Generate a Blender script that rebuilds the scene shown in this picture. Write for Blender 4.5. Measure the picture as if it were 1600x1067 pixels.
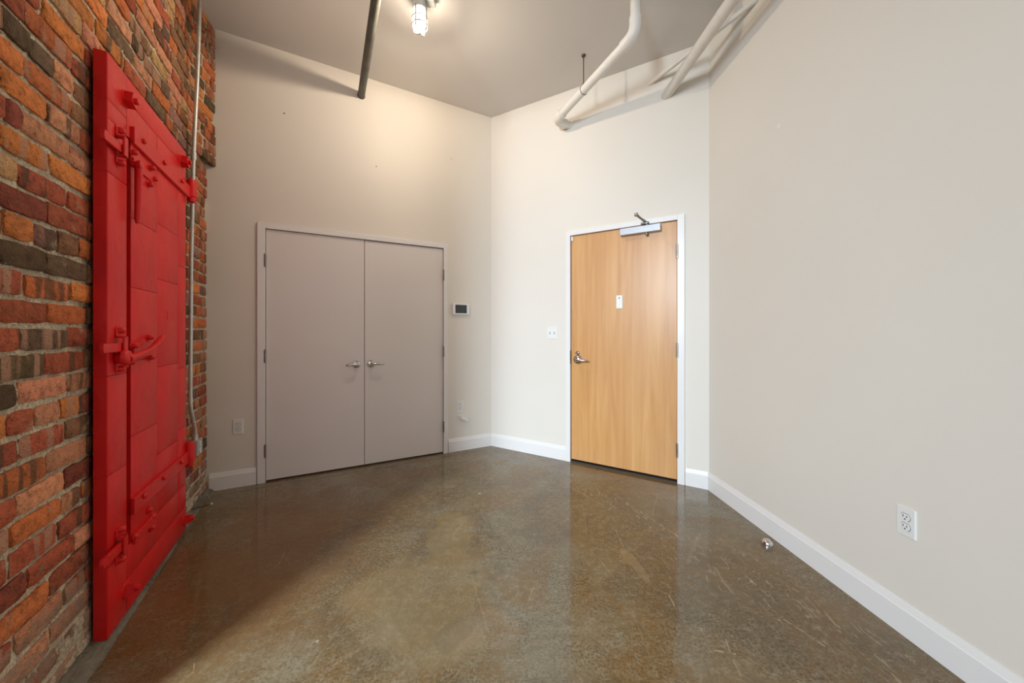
import bpy, bmesh, math, random
from mathutils import Vector, Matrix, noise
random.seed(11)
S = bpy.context.scene
COL = S.collection
for o in list(bpy.data.objects):
    bpy.data.objects.remove(o)

# ------------------------------------------------------------------ camera, world, lights, exposure
EYE = 1.235
cam_d = bpy.data.cameras.new('camera'); cam = bpy.data.objects.new('camera', cam_d); COL.objects.link(cam)
cam.location = (0, 0, EYE); cam.rotation_euler = (math.pi/2, 0, 0)
cam_d.sensor_width = 36; cam_d.lens = 12.4875; cam_d.shift_y = -15.5/1600; cam_d.clip_start = .02
S.camera = cam

W = bpy.data.worlds.new('world'); S.world = W; W.use_nodes = True
W.node_tree.nodes['Background'].inputs[0].default_value = (.80, .88, 1, 1)
W.node_tree.nodes['Background'].inputs[1].default_value = 1.0

def area(name, loc, aim, sx, sy, power, colour):
    l = bpy.data.lights.new(name, 'AREA'); l.shape = 'RECTANGLE'; l.size = sx; l.size_y = sy
    l.energy = power; l.color = colour
    o = bpy.data.objects.new(name, l); COL.objects.link(o); o.location = loc
    o.rotation_euler = (Vector(aim)-Vector(loc)).to_track_quat('-Z', 'Z').to_euler()
    return o
# daylight of the rear window behind the viewer, and an added unseen fill
WIN = [(-2.80, -2.32, .9, 3.4), (-1.2, .9, .75, 3.1)]  # the second opening is added for the fill light
k_ = area('daylight_and_fill', (-2.56, -2.84, 2.15), (-.75, 1.3, 0), .46, 2.4, 138, (.74, .88, 1))
k_.data.spread = math.radians(95)      # light cone narrowed to dim the near right wall
area('daylight_and_fill', (-.15, -2.84, 1.92), (-.15, 0, 1.92), 2.1, 2.35, 8, (.90, .95, 1))  # unseen second window light, added as overall fill
LAMP_STRENGTH = 1.6
LAMP_POWER = 70
S.view_settings.view_transform = 'Standard'; S.view_settings.look = 'None'
S.view_settings.gamma = 1; S.view_settings.use_curve_mapping = False
S.view_settings.exposure = 0.70

# ------------------------------------------------------------------ frames of the walls (plan measured from the room)
A = Vector((-2.3587, 2.7377)); B = Vector((-.2245, 3.8582)); C = Vector((1.5428, 2.7797))
class Frame:
    def __init__(s, P, d):
        s.P = Vector(P); s.d = Vector(d).normalized(); s.n = Vector((s.d.y, -s.d.x)); s.rot = math.atan2(s.d.y, s.d.x)
    def pt(s, u, z, off=0):
        q = s.P+s.d*u+s.n*off
        return Vector((q.x, q.y, z))
BL = Frame(A, B-A); BR = Frame(B, C-B); RW = Frame(C, (.0446, -.999))
class BrickFrame(Frame):                     # u counts from the far corner towards the viewer, local x = -u
    def __init__(s):
        Frame.__init__(s, A, (-.4648, .8854))
    def pt(s, u, z, off=0):
        return Frame.pt(s, -u, z, off)
BK = BrickFrame()
CEIL = [(A, 3.589), (B, 3.557), (C, 3.512)]
_m = Matrix(((A.x, A.y, 1), (B.x, B.y, 1), (C.x, C.y, 1))).inverted() @ Vector((3.589, 3.557, 3.512))
def ceil_z(x, y): return _m.x*x+_m.y*y+_m.z

# ------------------------------------------------------------------ materials
def mat(name):
    m = bpy.data.materials.new(name); m.use_nodes = True
    nt = m.node_tree; b = nt.nodes['Principled BSDF']
    return m, nt, b
def N(nt, t, **k):
    n = nt.nodes.new(t)
    for a, v in k.items():
        if a in ('operation', 'blend_type', 'data_type', 'noise_dimensions', 'feature', 'wave_type', 'bands_direction', 'rings_direction', 'vector_type', 'distance', 'interpolation', 'wave_profile', 'noise_type', 'normalize'):
            setattr(n, a, v)
        else:
            n.inputs[a.replace('_', ' ')].default_value = v
    return n
def L(nt, a, b): nt.links.new(a, b)
def ramp(nt, src, stops):
    r = nt.nodes.new('ShaderNodeValToRGB'); e = r.color_ramp.elements
    while len(e) < len(stops): e.new(.5)
    for i, (p, c) in enumerate(stops):
        e[i].position = p; e[i].color = c if len(c) == 4 else (*c, 1)
    L(nt, src, r.inputs[0]); return r
def g(v): return (v, v, v, 1)
def mix(nt, f, a, b, mode='MIX'):
    m = nt.nodes.new('ShaderNodeMix'); m.data_type = 'RGBA'; m.blend_type = mode
    for i, v in ((0, f), (6, a), (7, b)):
        if isinstance(v, bpy.types.NodeSocket): L(nt, v, m.inputs[i])
        else: m.inputs[i].default_value = v if i == 0 else ((*v, 1) if len(v) == 3 else v)
    return m.outputs[2]
def math_(nt, op, a, b=0, c=0):
    m = nt.nodes.new('ShaderNodeMath'); m.operation = op
    for i, v in enumerate((a, b, c)):
        if isinstance(v, bpy.types.NodeSocket): L(nt, v, m.inputs[i])
        else: m.inputs[i].default_value = v
    return m.outputs[0]
def bump(nt, b, h, strength=.2, dist=.01):
    n = nt.nodes.new('ShaderNodeBump'); n.inputs['Strength'].default_value = strength; n.inputs['Distance'].default_value = dist
    L(nt, h, n.inputs['Height']); L(nt, n.outputs[0], b.inputs['Normal']); return n
def mapped(nt, src='Object', scale=(1, 1, 1), rot=(0, 0, 0), loc=(0, 0, 0)):
    t = nt.nodes.new('ShaderNodeTexCoord'); m = nt.nodes.new('ShaderNodeMapping')
    m.inputs['Scale'].default_value = scale; m.inputs['Rotation'].default_value = rot; m.inputs['Location'].default_value = loc
    L(nt, t.outputs[src], m.inputs[0]); return m.outputs[0]
def noise_(nt, vec, scale, detail=3, rough=.5, dist=0):
    n = nt.nodes.new('ShaderNodeTexNoise')
    n.inputs['Scale'].default_value = scale; n.inputs['Detail'].default_value = detail
    n.inputs['Roughness'].default_value = rough; n.inputs['Distortion'].default_value = dist
    L(nt, vec, n.inputs['Vector']); return n.outputs['Fac']
def worldpos(nt): return nt.nodes.new('ShaderNodeNewGeometry').outputs['Position']

def plain(name, col, rough=.5, metal=0, var=.04, nscale=9, bstr=.05, bscale=120, spec=.5):
    m, nt, b = mat(name); v = worldpos(nt)
    f = noise_(nt, v, nscale, 3)
    r = ramp(nt, f, [(.3, tuple(c*(1-var) for c in col)), (.7, tuple(min(1, c*(1+var)) for c in col))])
    L(nt, r.outputs[0], b.inputs['Base Color']); b.inputs['Roughness'].default_value = rough
    b.inputs['Metallic'].default_value = metal; b.inputs['Specular IOR Level'].default_value = spec
    if bstr: bump(nt, b, noise_(nt, v, bscale, 2), bstr, .002)
    return m
M = {}
M['wall'] = plain('wall_paint', (.745, .695, .618), .5, spec=.28, var=.012, nscale=1.5, bstr=.10, bscale=170)
M['rear'] = plain('rear_bounce_brown', (.30, .22, .17), .8, var=.15, nscale=3)  # unseen rear walls made brown to lower and warm the bounced light
M['ceil'] = plain('ceiling_paint', (.68, .645, .605), .7, var=.012, nscale=1.5, bstr=.05)
M['trim'] = plain('trim_paint', (.79, .765, .74), .35, var=.01, nscale=2, bstr=.02)
M['leaf'] = plain('closet_door_paint', (.73, .68, .635), .42, var=.012, nscale=2, bstr=.04, bscale=90)
M['plastic'] = plain('white_plastic', (.78, .77, .74), .35, var=.01, bstr=0)
M['dark'] = plain('dark_void', (.012, .011, .010), .7, var=.1, bstr=0)
M['screen'] = plain('dark_screen', (.035, .042, .05), .18, var=.05, bstr=0)
M['slot'] = plain('slot_black', (.03, .026, .022), .6, var=.1, bstr=0)
M['chrome'] = plain('satin_chrome', (.62, .60, .58), .22, 1, var=.05, bstr=.02)
M['hinge'] = plain('hinge_steel', (.30, .28, .25), .4, 1, var=.15, nscale=60, bstr=.1)
M['steel'] = plain('hinge_nickel', (.42, .37, .31), .35, 1, var=.1, nscale=60, bstr=.05)
M['closer'] = plain('aluminium_paint', (.47, .48, .51), .38, .25, var=.03, bstr=.03)
M['arm'] = plain('closer_arm_metal', (.30, .28, .25), .4, .8, var=.1, bstr=.05)
M['galv'] = plain('galvanised_steel', (.58, .575, .54), .42, .7, var=.12, nscale=35, bstr=.06)
M['black_pipe'] = plain('dark_grey_pipe', (.115, .11, .09), .5, .35, var=.25, nscale=14, bstr=.1)
M['pvc'] = plain('white_pipe_paint', (.76, .725, .66), .4, var=.03, nscale=14, bstr=.10, bscale=40)
M['pipe_wrap'] = plain('painted_wrapped_pipe', (.70, .655, .59), .55, var=.04, nscale=14, bstr=.25, bscale=60)
M['cage'] = plain('cage_wire', (.10, .10, .095), .5, .3, var=.1, bstr=0)
M['rod'] = plain('rusty_rod', (.11, .075, .05), .6, .4, var=.3, nscale=50, bstr=.1)
M['canopy'] = plain('grey_casting', (.46, .46, .44), .45, .5, var=.05, bstr=.05)
M['orange'] = plain('orange_chip', (.75, .22, .03), .7, var=.1, nscale=60, bstr=.2)

m, nt, b = mat('red_paint'); v = worldpos(nt)
f1 = noise_(nt, v, 5, 4, .6); f2 = noise_(nt, v, 60, 3, .6)
c = ramp(nt, f1, [(.3, (.62, .007, .009)), (.7, (.72, .013, .012))]).outputs[0]
L(nt, c, b.inputs['Base Color']); b.inputs['Roughness'].default_value = .36; b.inputs['Specular IOR Level'].default_value = .38
h = math_(nt, 'ADD', math_(nt, 'MULTIPLY', noise_(nt, v, 9, 3, .55, .6), 3.5), math_(nt, 'MULTIPLY', f2, .35))
bump(nt, b, h, .22, .006); M['red'] = m

m, nt, b = mat('lamp_globe')
b.inputs['Base Color'].default_value = (.02, .02, .02, 1); b.inputs['Roughness'].default_value = .3
v = mapped(nt); sx = nt.nodes.new('ShaderNodeSeparateXYZ'); L(nt, v, sx.inputs[0])
b.inputs['Emission Color'].default_value = (1, .83, .62, 1); b.inputs['Emission Strength'].default_value = LAMP_STRENGTH
tr = nt.nodes.new('ShaderNodeBsdfTransparent'); mx = nt.nodes.new('ShaderNodeMixShader'); mx.inputs[0].default_value = .6
L(nt, tr.outputs[0], mx.inputs[1]); L(nt, b.outputs[0], mx.inputs[2]); L(nt, mx.outputs[0], nt.nodes['Material Output'].inputs[0])
M['globe'] = m

m, nt, b = mat('maple_veneer'); v = mapped(nt, scale=(9, 9, .55)); v2 = mapped(nt, scale=(60, 60, 1.6)); v3 = mapped(nt, scale=(2.4, 2.4, .8))
a1 = noise_(nt, v, 1.6, 5, .55, .6); a2 = noise_(nt, v2, 1.5, 3, .6); a3 = noise_(nt, v3, 1, 2)
c1 = ramp(nt, a1, [(.28, (.51, .235, .066)), (.5, (.62, .315, .105)), (.72, (.69, .385, .145))]).outputs[0]
c2 = mix(nt, math_(nt, 'MULTIPLY', ramp(nt, a2, [(.42, g(0)), (.75, g(1))]).outputs[0], .30), c1, (.50, .235, .085))
c3 = mix(nt, ramp(nt, a3, [(.35, g(0)), (.7, g(.4))]).outputs[0], c2, (.60, .33, .16))
L(nt, c3, b.inputs['Base Color']); b.inputs['Roughness'].default_value = .36; bump(nt, b, a2, .03, .002)
M['maple'] = m

# bricks: the colour of each brick is its object colour; flashing bands, pits and pale smears come from noise
m, nt, b = mat('brick_clay'); v = worldpos(nt); oi = nt.nodes.new('ShaderNodeObjectInfo')
ob = mapped(nt, scale=(17, .6, 2.0)); addv = nt.nodes.new('ShaderNodeVectorMath'); addv.operation = 'ADD'
rv = nt.nodes.new('ShaderNodeCombineXYZ'); L(nt, math_(nt, 'MULTIPLY', oi.outputs['Random'], 90), rv.inputs[0]); L(nt, math_(nt, 'MULTIPLY', oi.outputs['Random'], 37), rv.inputs[2])
L(nt, ob, addv.inputs[0]); L(nt, rv.outputs[0], addv.inputs[1])
band = noise_(nt, addv.outputs[0], 1.0, 1, .4, .25)
flash = oi.outputs['Alpha']
n1 = noise_(nt, v, 28, 4, .65); n2 = noise_(nt, v, 105, 3, .7); n3 = noise_(nt, v, 13, 4, .65)
base = mix(nt, 1.0, oi.outputs['Color'], ramp(nt, n1, [(.28, (.50, .46, .44)), (.48, (1, 1, 1)), (.75, (1.35, 1.30, 1.22))]).outputs[0], 'MULTIPLY')
bd = math_(nt, 'MULTIPLY', ramp(nt, band, [(.50, g(0)), (.56, g(1))]).outputs[0], math_(nt, 'GREATER_THAN', oi.outputs['Random'], .52))
c1 = mix(nt, math_(nt, 'MULTIPLY', bd, .75), base, mix(nt, math_(nt, 'GREATER_THAN', oi.outputs['Random'], .76), (.10, .062, .036), (.50, .27, .175)))
pale = ramp(nt, n3, [(.60, g(0)), (.70, g(.55))]).outputs[0]
c2 = mix(nt, pale, c1, (.46, .34, .23))
pit = ramp(nt, n2, [(.33, g(1)), (.40, g(0))]).outputs[0]
c3 = mix(nt, math_(nt, 'MULTIPLY', pit, .65), c2, (.06, .03, .018))
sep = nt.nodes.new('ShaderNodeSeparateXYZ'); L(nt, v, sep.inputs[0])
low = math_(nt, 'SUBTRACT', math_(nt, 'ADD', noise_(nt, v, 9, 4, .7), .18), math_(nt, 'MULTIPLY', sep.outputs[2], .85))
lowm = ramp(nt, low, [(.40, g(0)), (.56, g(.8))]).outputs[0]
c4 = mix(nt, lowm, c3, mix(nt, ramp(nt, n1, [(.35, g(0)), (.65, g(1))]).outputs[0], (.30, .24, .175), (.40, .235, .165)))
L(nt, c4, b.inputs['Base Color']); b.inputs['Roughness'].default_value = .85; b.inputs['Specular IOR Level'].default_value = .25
bump(nt, b, math_(nt, 'ADD', math_(nt, 'MULTIPLY', n1, 2.2), math_(nt, 'MULTIPLY', n2, 1.2)), 1.0, .007)
M['brick'] = m
m, nt, b = mat('mortar'); v = worldpos(nt)
n1 = noise_(nt, v, 90, 4, .75); n2 = noise_(nt, v, 7, 4, .6)
c = ramp(nt, n1, [(.31, (.14, .105, .068)), (.42, (.50, .41, .285)), (.60, (.78, .67, .50))]).outputs[0]
c = mix(nt, ramp(nt, n2, [(.4, g(0)), (.7, g(.55))]).outputs[0], c, (.24, .18, .125))
L(nt, c, b.inputs['Base Color']); b.inputs['Roughness'].default_value = .95; b.inputs['Specular IOR Level'].default_value = .15
bump(nt, b, math_(nt, 'ADD', n1, math_(nt, 'MULTIPLY', noise_(nt, v, 30, 3, .6), 1.5)), .9, .008)
M['mortar'] = m
m, nt, b = mat('rough_ledge'); v = worldpos(nt)
n1 = noise_(nt, v, 40, 5, .7); n2 = noise_(nt, mapped(nt, scale=(3, 40, 40), rot=(0, 0, -1.088)), 1, 3, .6)
c = ramp(nt, n1, [(.3, (.05, .04, .028)), (.6, (.16, .135, .098)), (.8, (.30, .26, .195))]).outputs[0]
c = mix(nt, ramp(nt, n2, [(.45, g(0)), (.6, g(.5))]).outputs[0], c, (.27, .235, .18))
L(nt, c, b.inputs['Base Color']); b.inputs['Roughness'].default_value = .8; bump(nt, b, n1, .8, .008)
M['ledge'] = m

# sealed, stained concrete floor
m, nt, b = mat('stained_concrete'); v = worldpos(nt)
q1 = noise_(nt, v, .9, 4, .55, .5); q2 = noise_(nt, v, 2.6, 5, .6, .9); q3 = noise_(nt, v, 85, 4, .75); q4 = noise_(nt, v, 26, 5, .75)
c = ramp(nt, q1, [(.32, (.150, .084, .032)), (.45, (.190, .128, .060)), (.56, (.205, .168, .105)), (.70, (.255, .225, .165))]).outputs[0]
c = mix(nt, ramp(nt, q2, [(.47, g(0)), (.58, g(.8))]).outputs[0], c, (.185, .110, .042))
c = mix(nt, ramp(nt, noise_(nt, v, 1.9, 6, .7, 1.6), [(.50, g(0)), (.57, g(.45))]).outputs[0], c, (.105, .082, .048))
c = mix(nt, ramp(nt, q4, [(.46, g(0)), (.68, g(.42))]).outputs[0], c, (.36, .31, .215))
# trowel swirl pits
wv = nt.nodes.new('ShaderNodeTexWave'); wv.wave_type = 'RINGS'; wv.inputs['Scale'].default_value = 26; wv.inputs['Distortion'].default_value = 9
wv.inputs['Detail'].default_value = 3; wv.inputs['Detail Scale'].default_value = 3.0
L(nt, mapped(nt, loc=(-.2, -.35, 0)), wv.inputs['Vector'])
zone = ramp(nt, noise_(nt, v, 1.3, 2), [(.42, g(0)), (.6, g(1))]).outputs[0]
grit = ramp(nt, q3, [(.40, g(1)), (.53, g(0))]).outputs[0]
tw = math_(nt, 'MULTIPLY', math_(nt, 'MULTIPLY', ramp(nt, wv.outputs['Fac'], [(.0, g(1)), (.35, g(0))]).outputs[0], ramp(nt, q4, [(.42, g(0)), (.55, g(1))]).outputs[0]), zone)
c = mix(nt, math_(nt, 'MULTIPLY', tw, .6), c, (.055, .042, .026))
c = mix(nt, math_(nt, 'MULTIPLY', grit, ramp(nt, noise_(nt, v, 3.2, 3, .6), [(.38, g(.25)), (.62, g(.85))]).outputs[0]), c, (.068, .046, .022))
# pale sealed patches with crisp outlines
vo = nt.nodes.new('ShaderNodeTexVoronoi'); vo.inputs['Scale'].default_value = 1.15
warp = nt.nodes.new('ShaderNodeVectorMath'); warp.operation = 'ADD'
wn = nt.nodes.new('ShaderNodeTexNoise'); wn.inputs['Scale'].default_value = 2.2; L(nt, v, wn.inputs['Vector'])
ws = nt.nodes.new('ShaderNodeVectorMath'); ws.operation = 'SCALE'; ws.inputs['Scale'].default_value = .6; L(nt, wn.outputs['Color'], ws.inputs[0])
L(nt, v, warp.inputs[0]); L(nt, ws.outputs[0], warp.inputs[1]); L(nt, warp.outputs[0], vo.inputs['Vector'])
vs = nt.nodes.new('ShaderNodeSeparateColor'); L(nt, vo.outputs['Color'], vs.inputs[0])
patch = math_(nt, 'MULTIPLY', math_(nt, 'GREATER_THAN', vs.outputs[0], .72), ramp(nt, vo.outputs['Distance'], [(.30, g(1)), (.42, g(0))]).outputs[0])
c = mix(nt, math_(nt, 'MULTIPLY', patch, .38), c, (.27, .19, .09))
# small pale specks and drips
vd = nt.nodes.new('ShaderNodeTexVoronoi'); vd.inputs['Scale'].default_value = 5.5; L(nt, v, vd.inputs['Vector'])
vds = nt.nodes.new('ShaderNodeSeparateColor'); L(nt, vd.outputs['Color'], vds.inputs[0])
rad = math_(nt, 'MULTIPLY', math_(nt, 'POWER', vds.outputs[1], 4), .11)
spot = math_(nt, 'MULTIPLY', math_(nt, 'LESS_THAN', vd.outputs['Distance'], rad), math_(nt, 'GREATER_THAN', vds.outputs[0], .45))
c = mix(nt, math_(nt, 'MULTIPLY', spot, .65), c, (.42, .35, .22))
# scratches: scuffed track from the entry door along the right wall, and single hairlines
sp = nt.nodes.new('ShaderNodeSeparateXYZ'); L(nt, v, sp.inputs[0])
wob = math_(nt, 'MULTIPLY', math_(nt, 'SUBTRACT', noise_(nt, v, 1.7, 3), .5), .5)
tx, ty = .62, 2.75; ux, uy = .475, -.88
across = math_(nt, 'ADD', math_(nt, 'ADD', math_(nt, 'MULTIPLY', math_(nt, 'SUBTRACT', sp.outputs[0], tx), -uy), math_(nt, 'MULTIPLY', math_(nt, 'SUBTRACT', sp.outputs[1], ty), ux)), wob)
track = ramp(nt, math_(nt, 'ABSOLUTE', across), [(.05, g(1)), (.24, g(0))]).outputs[0]
st = noise_(nt, mapped(nt, scale=(19, 5.0, 1), rot=(0, 0, -.50)), 1, 6, .72, 2.2)
scr = math_(nt, 'MULTIPLY', ramp(nt, st, [(.575, g(0)), (.62, g(1))]).outputs[0], track)
c = mix(nt, math_(nt, 'MULTIPLY', scr, .62), c, (.33, .25, .165))
hv = nt.nodes.new('ShaderNodeTexVoronoi'); hv.feature = 'DISTANCE_TO_EDGE'; hv.inputs['Scale'].default_value = 1.0
L(nt, mapped(nt, scale=(3.1, .55, 1), rot=(0, 0, -.42)), hv.inputs['Vector'])
hair = math_(nt, 'MULTIPLY', math_(nt, 'LESS_THAN', hv.outputs['Distance'], .0045), ramp(nt, noise_(nt, v, 2.3, 2), [(.50, g(0)), (.56, g(1))]).outputs[0])
c = mix(nt, math_(nt, 'MULTIPLY', hair, .22), c, (.36, .29, .19))
# single scratches and two odd-shaped stains, each where it lies on the slab; then a brown shade tint
def P2(px, py):
    y = 555*EYE/(py-518); return (px-800)/555*y, y
warpv = math_(nt, 'MULTIPLY', math_(nt, 'SUBTRACT', noise_(nt, v, 7, 3, .6), .5), .02)
brk = ramp(nt, noise_(nt, v, 24, 3, .6), [(.40, g(0)), (.52, g(1))]).outputs[0]
def seg_mask(p, q, w):
    (ax, ay), (bx, by) = p, q; ln = math.hypot(bx-ax, by-ay); ux_, uy_ = (bx-ax)/ln, (by-ay)/ln
    dx_ = math_(nt, 'SUBTRACT', sp.outputs[0], ax); dy_ = math_(nt, 'SUBTRACT', sp.outputs[1], ay)
    t = math_(nt, 'ADD', math_(nt, 'MULTIPLY', dx_, ux_), math_(nt, 'MULTIPLY', dy_, uy_))
    d = math_(nt, 'ADD', math_(nt, 'SUBTRACT', math_(nt, 'MULTIPLY', dx_, -uy_), math_(nt, 'MULTIPLY', dy_, -ux_)), warpv)
    on = math_(nt, 'LESS_THAN', math_(nt, 'ABSOLUTE', math_(nt, 'SUBTRACT', t, ln/2)), ln/2)
    return math_(nt, 'MULTIPLY', on, math_(nt, 'LESS_THAN', math_(nt, 'ABSOLUTE', d), w))
lines = None
for p, q, w in (((893, 762), (940, 788), .0025), ((953, 788), (964, 795), .003), ((962, 827), (975, 856), .0015), ((1165, 899), (1212, 942), .0025), ((1219, 964), (1290, 1010), .003),
                ((1133, 998), (1157, 1056), .0015), ((1043, 925), (1053, 948), .003), ((1107, 1014), (1150, 1022), .004), ((448, 855), (436, 881), .0015), ((306, 1019), (302, 1056), .0015), ((1000, 800), (1060, 838), .003), ((960, 770), (1010, 812), .002)):
    k = seg_mask(P2(*p), P2(*q), w); lines = k if lines is None else math_(nt, 'MAXIMUM', lines, k)
c = mix(nt, math_(nt, 'MULTIPLY', math_(nt, 'MULTIPLY', lines, brk), .7), c, (.40, .33, .22))
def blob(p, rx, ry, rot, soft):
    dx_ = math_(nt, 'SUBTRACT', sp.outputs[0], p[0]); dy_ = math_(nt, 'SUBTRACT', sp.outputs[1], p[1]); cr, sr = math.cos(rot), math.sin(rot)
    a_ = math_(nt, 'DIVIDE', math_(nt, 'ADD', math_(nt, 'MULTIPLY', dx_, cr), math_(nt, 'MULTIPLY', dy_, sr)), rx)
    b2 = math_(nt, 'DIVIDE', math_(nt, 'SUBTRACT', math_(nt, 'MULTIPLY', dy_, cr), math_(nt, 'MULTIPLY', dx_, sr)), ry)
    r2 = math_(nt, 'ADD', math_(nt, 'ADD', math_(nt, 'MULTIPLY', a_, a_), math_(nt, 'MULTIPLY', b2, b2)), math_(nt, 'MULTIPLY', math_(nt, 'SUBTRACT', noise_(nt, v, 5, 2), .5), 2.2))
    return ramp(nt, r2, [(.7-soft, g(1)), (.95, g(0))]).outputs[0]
c = mix(nt, math_(nt, 'MULTIPLY', blob(P2(705, 835), .15, .30, .15, .03), .32), c, (.30, .205, .085))
c = mix(nt, math_(nt, 'MULTIPLY', blob(P2(765, 985), .16, .12, .5, .03), .26), c, (.30, .205, .12))
c = mix(nt, math_(nt, 'MULTIPLY', blob(P2(715, 985), .06, .12, -.5, .03), .28), c, (.12, .095, .06))
c = mix(nt, math_(nt, 'MULTIPLY', blob(P2(990, 880), .035, .16, .2, .05), .30), c, (.34, .24, .13))
c = mix(nt, math_(nt, 'MULTIPLY', blob(P2(400, 880), .55, .95, .35, .65), .62), c, (.165, .080, .026))  # brown tint painted to warm and darken the floor's shaded left side
# saw cut along the closet wall
dx, dy = BL.n
sd = math_(nt, 'ADD', math_(nt, 'MULTIPLY', math_(nt, 'SUBTRACT', sp.outputs[0], A.x), dx), math_(nt, 'MULTIPLY', math_(nt, 'SUBTRACT', sp.outputs[1], A.y), dy))
saw = math_(nt, 'LESS_THAN', math_(nt, 'ABSOLUTE', math_(nt, 'SUBTRACT', sd, .114)), .0042)
c = mix(nt, math_(nt, 'MULTIPLY', saw, .8), c, (.05, .034, .018))
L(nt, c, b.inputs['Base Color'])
rg = ramp(nt, q2, [(.3, g(.055)), (.7, g(.13))]).outputs[0]
L(nt, mix(nt, scr, rg, g(.45)), b.inputs['Roughness'])
b.inputs['IOR'].default_value = 1.48
hgt = math_(nt, 'SUBTRACT', math_(nt, 'ADD', math_(nt, 'MULTIPLY', q4, .5), math_(nt, 'MULTIPLY', q3, .10)), math_(nt, 'ADD', math_(nt, 'MULTIPLY', tw, .25), math_(nt, 'MULTIPLY', saw, 1.0)))
bump(nt, b, hgt, .05, .005)
M['floor'] = m

# ------------------------------------------------------------------ mesh helpers
def obj(name, bm, material, parent=None, smooth=False, bevel=0, **props):
    me = bpy.data.meshes.new(name)
    bmesh.ops.recalc_face_normals(bm, faces=bm.faces[:])
    bm.to_mesh(me); bm.free()
    o = bpy.data.objects.new(name, me); COL.objects.link(o)
    if material: me.materials.append(M[material] if isinstance(material, str) else material)
    if smooth:
        for p in me.polygons: p.use_smooth = True
        if smooth != 'all':
            sa = math.radians(40)
            bm2 = bmesh.new(); bm2.from_mesh(me)
            for e in bm2.edges:
                if len(e.link_faces) == 2 and e.calc_face_angle(0) > sa: e.smooth = False
            bm2.to_mesh(me); bm2.free()
    if bevel:
        md = o.modifiers.new('edge', 'BEVEL'); md.width = bevel; md.segments = 2; md.limit_method = 'ANGLE'
    if parent: o.parent = parent
    for k, w in props.items(): o[k] = w
    return o
def root(name, loc, rotz=0, **props):
    o = bpy.data.objects.new(name, None); COL.objects.link(o); o.location = loc; o.rotation_euler = (0, 0, rotz)
    o.empty_display_size = .05
    for k, w in props.items(): o[k] = w
    return o
def tag(o, label=None, category=None, group=None, kind=None):
    if label: o['label'] = label
    if category: o['category'] = category
    if group: o['group'] = group
    if kind: o['kind'] = kind
    return o
def box(bm, x0, x1, y0, y1, z0, z1):
    v = [bm.verts.new(p) for p in ((x0, y0, z0), (x1, y0, z0), (x1, y1, z0), (x0, y1, z0), (x0, y0, z1), (x1, y0, z1), (x1, y1, z1), (x0, y1, z1))]
    for f in ((0, 3, 2, 1), (4, 5, 6, 7), (0, 1, 5, 4), (1, 2, 6, 5), (2, 3, 7, 6), (3, 0, 4, 7)):
        bm.faces.new([v[i] for i in f])
    return bm
def mbox(*a): return box(bmesh.new(), *a)
def prism(bm, pts, axis, a0, a1):
    """extrude polygon pts (2D in the two other axes) along axis from a0 to a1"""
    def P(p, a):
        return ((a, p[0], p[1]), (p[0], a, p[1]), (p[0], p[1], a))[axis]
    lo = [bm.verts.new(P(p, a0)) for p in pts]; hi = [bm.verts.new(P(p, a1)) for p in pts]
    n = len(pts); bm.faces.new(lo); bm.faces.new(hi[::-1])
    for i in range(n): bm.faces.new((lo[i], lo[(i+1) % n], hi[(i+1) % n], hi[i]))
    return bm
def tube(bm, pts, rad, n=14, caps=True, flat=None, closed=False):
    pts = [Vector(p) for p in pts]; k = len(pts)
    if not isinstance(rad, (list, tuple)): rad = [rad]*k
    rings = []; up = None
    for i, p in enumerate(pts):
        if closed: t = (pts[(i+1) % k]-pts[i-1]).normalized()
        else: t = (pts[min(i+1, k-1)]-pts[max(i-1, 0)]).normalized()
        if up is None:
            up = Vector((0, 0, 1)) if abs(t.z) < .9 else Vector((1, 0, 0))
        up = (up-t*up.dot(t)).normalized(); s = t.cross(up)
        fl = flat[i] if flat else 1
        rings.append([bm.verts.new(p+(up*math.cos(a)*fl+s*math.sin(a))*rad[i]) for a in [2*math.pi*j/n for j in range(n)]])
    R = list(zip(rings, rings[1:]))+([(rings[-1], rings[0])] if closed else [])
    for a, b_ in R:
        for j in range(n): bm.faces.new((a[j], a[(j+1) % n], b_[(j+1) % n], b_[j]))
    if caps and not closed:
        bm.faces.new(rings[0][::-1]); bm.faces.new(rings[-1])
    return bm
def mtube(*a, **k): return tube(bmesh.new(), *a, **k)
def lathe(bm, prof, centre=(0, 0, 0), axis='Z', n=24):
    rings = []
    cx = Vector(centre)
    for r, h in prof:
        ring = []
        for j in range(n):
            a = 2*math.pi*j/n; x, y = r*math.cos(a), r*math.sin(a)
            p = {'Z': (x, y, h), 'Y': (x, h, y), 'X': (h, x, y)}[axis]
            ring.append(bm.verts.new(cx+Vector(p)))
        rings.append(ring)
    for a, b_ in zip(rings, rings[1:]):
        for j in range(n): bm.faces.new((a[j], a[(j+1) % n], b_[(j+1) % n], b_[j]))
    bm.faces.new(rings[0][::-1]); bm.faces.new(rings[-1]); return bm
def arc_path(p0, corner, p1, r, n=6):
    """straight - rounded corner - straight"""
    p0, c, p1 = Vector(p0), Vector(corner), Vector(p1)
    d0 = (p0-c).normalized(); d1 = (p1-c).normalized(); a = c+d0*r; b_ = c+d1*r
    return [a.lerp(c, t).lerp(c.lerp(b_, t), t) for t in [i/n for i in range(n+1)]]

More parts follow.
